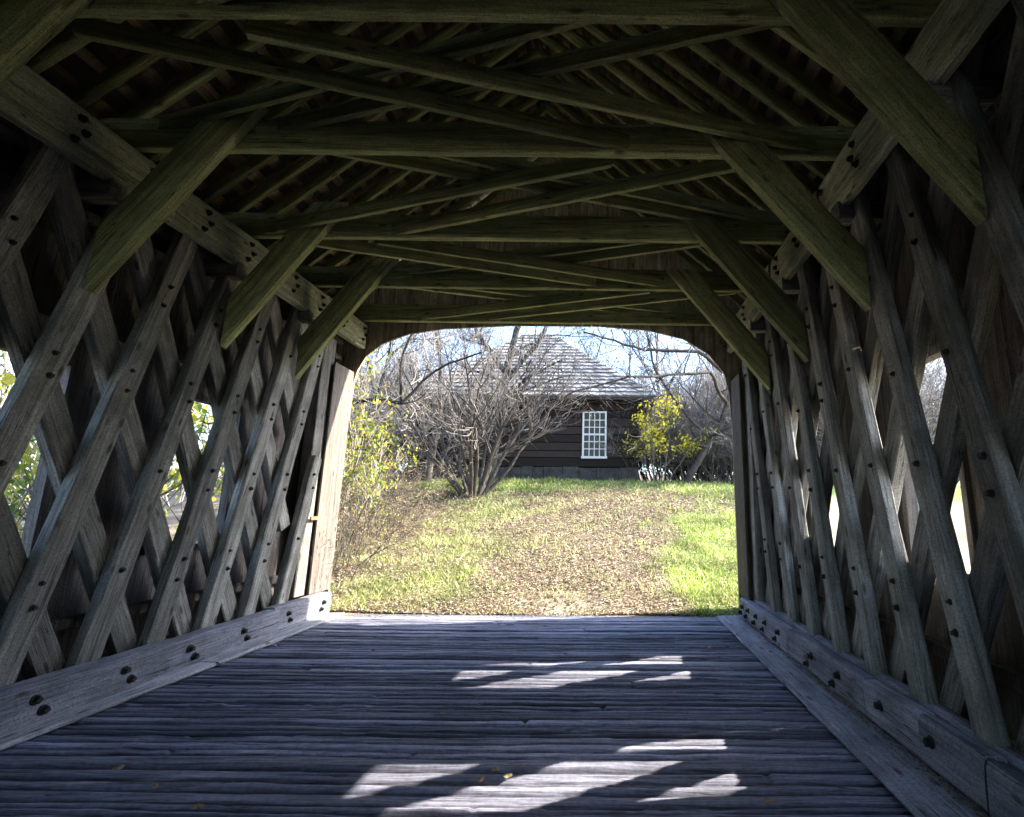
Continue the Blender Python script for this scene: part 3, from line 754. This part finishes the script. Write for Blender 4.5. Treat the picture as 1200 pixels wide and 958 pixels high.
def abs_tree(parts, label, cat, x, y, group=None):
    z = ground(x, y); e = bpy.data.objects.new('bare_tree', None); link(e, None, Matrix.Translation((x, y, z))); tag(e, label, cat, group)
    for nm, me in parts: ob(nm, me, e, Matrix.Identity(4))
t1 = path_tree(71, [([(-4.1, 17.3, 2.0), (-3.75, 17.3, 4.8), (-3.6, 17.2, 6.6), (-3.1, 17.1, 8.6), (-2.9, 17.0, 11.5)], 0.17, 0.07),
    ([(-3.7, 17.2, 5.9), (-2.6, 17.0, 7.2), (-1.8, 16.6, 8.6), (-1.3, 16.4, 10.5)], 0.10, 0.04), ([(-3.65, 17.2, 6.3), (-4.6, 16.9, 7.6), (-5.2, 16.6, 9.2)], 0.10, 0.04),
    ([(-3.72, 17.2, 5.3), (-2.8, 16.8, 6.0), (-1.6, 16.3, 6.5)], 0.07, 0.03)], 3, kp, M['darkbark'], M['darktwig'], 1.2, 2.0)
abs_tree(t1, 'thick dark trunk with forking limbs in front of the house roof', 'tree', -4.1, 17.3)
t2 = path_tree(72, [([(-6.9, 11.4, -0.3), (-6.8, 11.4, 2.4), (-6.5, 11.4, 3.9), (-5.5, 11.4, 4.05), (-4.75, 11.4, 3.95), (-4.3, 11.4, 4.5), (-3.75, 11.4, 4.9), (-3.0, 11.4, 5.2)], 0.085, 0.02),
    ([(-4.8, 11.4, 4.0), (-4.9, 11.5, 5.2), (-4.5, 11.6, 6.2)], 0.035, 0.02)], 3, kp, M['darkbark'], M['twig'], 1.1, 1.1)
abs_tree(t2, 'crooked dark tree reaching a bent limb in from behind the left portal post', 'tree', -6.9, 11.4)
t3 = path_tree(73, [([(2.6, 18.2, 2.2), (3.1, 18.2, 3.2), (3.9, 18.2, 4.4), (4.6, 18.0, 6.2), (4.9, 18.0, 8.5)], 0.14, 0.07),
    ([(4.3, 18.1, 5.3), (3.4, 16.5, 6.2), (1.5, 15.5, 5.75), (0.6, 15.0, 5.6), (-0.6, 14.8, 5.2), (-1.9, 14.8, 4.7)], 0.07, 0.02),
    ([(4.6, 18.0, 6.2), (3.2, 17.4, 7.2), (1.2, 17.0, 7.1), (-0.9, 16.6, 7.6)], 0.09, 0.03),
    ([(4.8, 18.0, 7.4), (3.0, 17.4, 8.3), (1.0, 17.0, 8.8), (-0.5, 16.6, 9.3)], 0.09, 0.03),
    ([(3.7, 18.2, 4.1), (2.6, 17.6, 5.0), (1.6, 17.2, 6.4), (1.2, 17.0, 8.2)], 0.06, 0.03)], 3, kp, M['darkbark'], M['darktwig'], 1.3, 1.9)
abs_tree(t3, 'dark leaning tree at the right whose long limbs cross in front of the sky', 'tree', 2.6, 18.2)
for k, (x, y, s_) in enumerate(((1.7, 21.2, 1.0), (2.4, 22.4, 1.2), (3.3, 21.0, 1.1), (4.2, 22.0, 1.3), (1.9, 24.5, 1.4), (5.4, 21.0, 1.2), (3.0, 25.5, 1.5), (4.8, 24.5, 1.5))):
    put('bare_thicket', THD, x, y, 'dark leafless brush behind the yellow shrub at the right end of the house', 'shrub', 'dark brush behind the yellow shrub', rz=k*1.3, s=s_)
for k, (x, y, s_, l_) in enumerate(((6.8, 21.5, 1.0, 'dark bare tree at the far right of the arch, before the brush'), (3.6, 27.0, 1.15, 'tall dark bare tree rising behind the brush, right of the roof'), (-9.6, 19.5, 1.0, 'dark bare tree left of the house behind the sapling'), (-7.6, 15.0, 0.8, 'dark slim bare tree between the sapling and the big shrub'), (-1.0, 29.5, 1.1, 'dark bare tree showing above the ridge of the house roof'))):
    put('bare_tree', TB, x, y, l_, 'tree', rz=k*1.9, s=s_)
put('bare_tree', TA, -8.8, 14.0, 'grey bare tree behind the brambles left of the lawn', 'tree', rz=1.0, s=0.8)
# left roadside: yellow-green saplings, brambles
sap = plant(61, 6, 2.4, 0.022, 2, 0.45, kw2, M['bark'], M['twig'], leaf=(2, 0.045, YGR, 0.13), base_spread=0.3)
sap2 = plant(62, 5, 3.0, 0.03, 2, 0.35, kw2, M['bark'], M['twig'], leaf=(3, 0.06, YEL+YGR, 0.15), base_spread=0.3)
bra = plant(63, 14, 1.6, 0.012, 2, 0.9, dict(up=-0.15, wig=0.16, kids=(3, 5), spread=0.7, lenf=0.5, minr=0.0026, zmin=0.02), M['shrubbark'], M['browntwig'], leaf=(1, 0.02, [(0.38, 0.31, 0.16), (0.30, 0.30, 0.10), (0.30, 0.20, 0.10), (0.40, 0.34, 0.22)], 0.1), base_spread=0.5)
sap3 = plant(66, 4, 3.9, 0.035, 2, 0.22, kw2, M['bark'], M['twig'], leaf=(2, 0.05, YEL+YGR[:3], 0.16), base_spread=0.2)
put('leafy_sapling', sap3, -5.85, 11.3, 'tallest yellow-green sapling, its crown filling the left corner of the portal arch', 'sapling')
put('leafy_sapling', sap, -5.35, 10.6, 'yellow-green leafy sapling just outside the left portal post', 'sapling', s=0.95)
put('leafy_sapling', sap2, -6.6, 11.8, 'taller yellow-leaved sapling behind the first one on the left', 'sapling', s=1.05)
BL = ['nearest low brown bramble against the left portal post', 'brown bramble right behind the nearest one by the portal post', 'low bramble at the edge of the lawn beneath the sapling', 'dense bramble midway along the left edge of the lawn', 'bramble on the lawn edge just before the far one', 'farthest bramble, toward the big bare shrub', 'tall bramble growing in under the yellow-green sapling']
for k, (x, y, s_) in enumerate(((-5.0, 9.3, 0.9), (-5.3, 10.2, 1.1), (-4.9, 11.2, 0.9), (-5.7, 12.2, 1.2), (-5.2, 13.2, 1.0), (-6.4, 13.8, 1.2), (-6.3, 10.9, 1.2))):
    put('bramble', bra, x, y, BL[k], 'bramble', 'brambles left of the portal', rz=k*1.1, s=s_)
# outside the left-hand windows and the right-hand ones
for k, (x, y, s_, z) in enumerate(((-7.4, 6.6, 1.2, -1.0), (-8.2, 8.6, 1.5, -0.8), (-9.0, 10.9, 1.5, -0.6))):
    put('leafy_sapling', sap2 if k else sap, x, y, ('yellow-green sapling closest to the wall outside the left windows', 'yellow-leaved sapling second from the wall outside the left windows', 'yellow-leaved sapling farthest out beyond the left windows')[k], 'sapling', 'saplings outside the left windows', rz=k*2., s=s_*1.2, z=z)
for k, (x, y) in enumerate(((-12, 9), (-15, 13), (-14, 17), (-18, 11), (-20, 20))):
    put('bare_tree', (TA, TC)[k % 2], x, y, 'leafless tree in the woods outside the left windows', 'tree', 'trees outside the left windows', rz=k*1.7, s=0.9)
for k, (x, y) in enumerate(((27, 30), (30, 22))):
    put('bare_tree', (TC, TB)[k % 2], x, y, 'leafless tree outside the right windows', 'tree', 'trees outside the right windows', rz=k*1.7, s=0.7)

# ------------------------------------------------------------------ grass blades and fallen leaves
def blades(nm, count, size, area, want, cols, mat, label, flat=False):
    V = []; T = []; rr = random.Random(len(nm)*7+count); c_ = 0
    (x0, x1), (y0, y1) = area
    while c_ < count:
        f = rr.random()**1.5
        y = y0+(y1-y0)*f; x = rr.uniform(x0, x1)
        k = litter_mask(x, y)
        if rr.random() > want(k): continue
        if x < -4.9 and y < 8.7: continue
        if flat and y < 9.2 and rr.random() < 0.8*math.exp(-((x+0.6)/1.0)**2): continue
        z = ground(x, y); c_ += 1; a = rr.uniform(0, 6.283)
        s = size*(rr.uniform(0.3, 0.85) if rr.random() < 0.8 else rr.uniform(0.9, 1.9))*(1+0.05*(y-y0)); t_ = rr.choice(cols)
        if not flat and x < 0.7 and y < 16.3 and rr.random() < 0.7: t_ = rr.choice(((0.40, 0.40, 0.20), (0.30, 0.34, 0.14), (0.46, 0.42, 0.28), (0.24, 0.25, 0.11)))
        v = rr.uniform(0.65, 1.35); t_ = [q*v for q in t_]
        ca, sa = math.cos(a), math.sin(a)
        if flat:
            h = rr.uniform(0.0, 0.6)*s; zz = z+0.012+rr.uniform(0, 0.02)
            V += [(x-ca*s, y-sa*s, zz), (x+sa*s*.6, y-ca*s*.6, zz+h*0.6), (x+ca*s, y+sa*s, zz+h*0.3), (x-sa*s*.6, y+ca*s*.6, zz+h)]; T += [t_]*4
        else:
            s *= 0.55+1.1*max(0.0, 0.5+nz(x, y, 1.7, 50)); t_ = [q*(0.7+0.9*max(0, 0.4+nz(x, y, 1.1, 51))) for q in t_]; lx, ly = rr.gauss(0, 0.5)*s, rr.gauss(0, 0.5)*s; wd = 0.004+0.002*rr.random()+0.0004*(y-y0)
            V += [(x-ca*wd, y-sa*wd, z-0.01), (x+ca*wd, y+sa*wd, z-0.01), (x+lx*.5+ca*wd*.7, y+ly*.5+sa*wd*.7, z+s*.6), (x+lx, y+ly, z+s)]; T += [t_]*4
    Fq = np.arange(len(V)).reshape(-1, 4)
    o = ob(nm, mesh(nm, V, Fq, mat, False, np.array(T))); tag(o, label, None, None, 'stuff')
blades('grass', 120000, 0.055, ((-6.5, 4.2), (8.3, 20.0)), lambda k: 1.0-0.82*k, [(0.14, 0.25, 0.035), (0.24, 0.36, 0.06), (0.34, 0.43, 0.10), (0.44, 0.42, 0.20), (0.52, 0.46, 0.28)], M['grass'], 'short bright green grass on the sunlit lawn')
blades('leaf_litter', 210000, 0.019, ((-7.5, 4.2), (8.3, 19.0)), lambda k: 0.12+0.88*k, [(0.46, 0.38, 0.28), (0.28, 0.21, 0.14), (0.68, 0.60, 0.50), (0.12, 0.08, 0.055), (0.58, 0.50, 0.38)], M['litter'], 'dry brown leaves scattered over the lawn', True)
V = []; T = []; rr = random.Random(90)
for k in range(260):
    y = 8.42-abs(rr.gauss(0, 0.22)); x = rr.uniform(-3.9, 1.6); s = rr.uniform(0.012, 0.028); a = rr.uniform(0, 6.28); z = 0.012+rr.uniform(0, 0.012)
    ca, sa = math.cos(a)*s, math.sin(a)*s
    V += [(x-ca, y-sa, z), (x+sa*.6, y-ca*.6, z+s*.3), (x+ca, y+sa, z+s*.15), (x-sa*.6, y+ca*.6, z+s*.35)]; T += [rr.choice([(0.42, 0.33, 0.2), (0.25, 0.18, 0.12), (0.5, 0.42, 0.3), (0.14, 0.1, 0.07)])]*4
o = ob('leaf_drift', mesh('leaf_drift', V, np.arange(len(V)).reshape(-1, 4), M['litter'], False, np.array(T)))
tag(o, 'dry leaves blown over the threshold at the end of the deck', None, None, 'stuff')
# leaves on the deck
rr = random.Random(4)
LP = [(-0.68, 3.52), (-0.60, 3.45), (-0.52, 3.56), (-0.75, 3.40), (-2.2, 3.1), (-2.6, 3.3), (0.1, 3.0), (-0.4, 2.9), (0.9, 3.2), (-3.0, 3.5), (-1.3, 4.4), (0.6, 4.9), (1.2, 6.4), (-2.6, 5.5), (1.45, 2.95)]
lv = []
for k in range(3):
    V = []; n_ = 9
    for q in range(n_):
        a = 2*math.pi*q/n_; r_ = 0.022*(1+0.35*math.cos(3*a+k)); V.append((r_*math.cos(a)*1.3, r_*math.sin(a), 0.006*math.sin(2*a+k)))
    V.append((0, 0, 0.004)); lv.append(mesh('leaf', V, [(q, (q+1) % n_, n_) for q in range(n_)], M['litter'], False, np.array([[(0.30, 0.21, 0.11), (0.27, 0.22, 0.13), (0.34, 0.21, 0.09)][k]]*(n_+1))))
for k, (x, y) in enumerate(LP):
    o = ob('fallen_leaf', lv[k % 3], None, Matrix.Translation((x, y, 0.022)) @ Matrix.Rotation(rr.uniform(0, 6), 4, 'Z') @ Matrix.Rotation(0.2, 4, 'X'))
    tag(o, 'small dry leaf lying on the bridge deck', 'leaf', 'fallen leaves on the deck')
V = []; T = []
for k in range(1800):
    y = rr.uniform(2.3, 8.0); x = 2.0-abs(rr.gauss(0, 0.04)); s = rr.uniform(0.004, 0.016); a = rr.uniform(0, 6.28); z = 0.048+rr.uniform(0, 0.01)
    ca, sa = math.cos(a)*s, math.sin(a)*s
    V += [(x-ca, y-sa, z), (x+sa*.5, y-ca*.5, z+s*.4), (x+ca, y+sa, z+s*.2), (x-sa*.5, y+ca*.5, z)]; T += [rr.choice([(0.3, 0.22, 0.13), (0.2, 0.15, 0.1), (0.12, 0.1, 0.08)])]*4
o = ob('leaf_debris', mesh('leaf_debris', V, np.arange(len(V)).reshape(-1, 4), M['litter'], False, np.array(T)))
tag(o, 'crumbled leaf debris along the foot of the right curb', None, None, 'stuff')
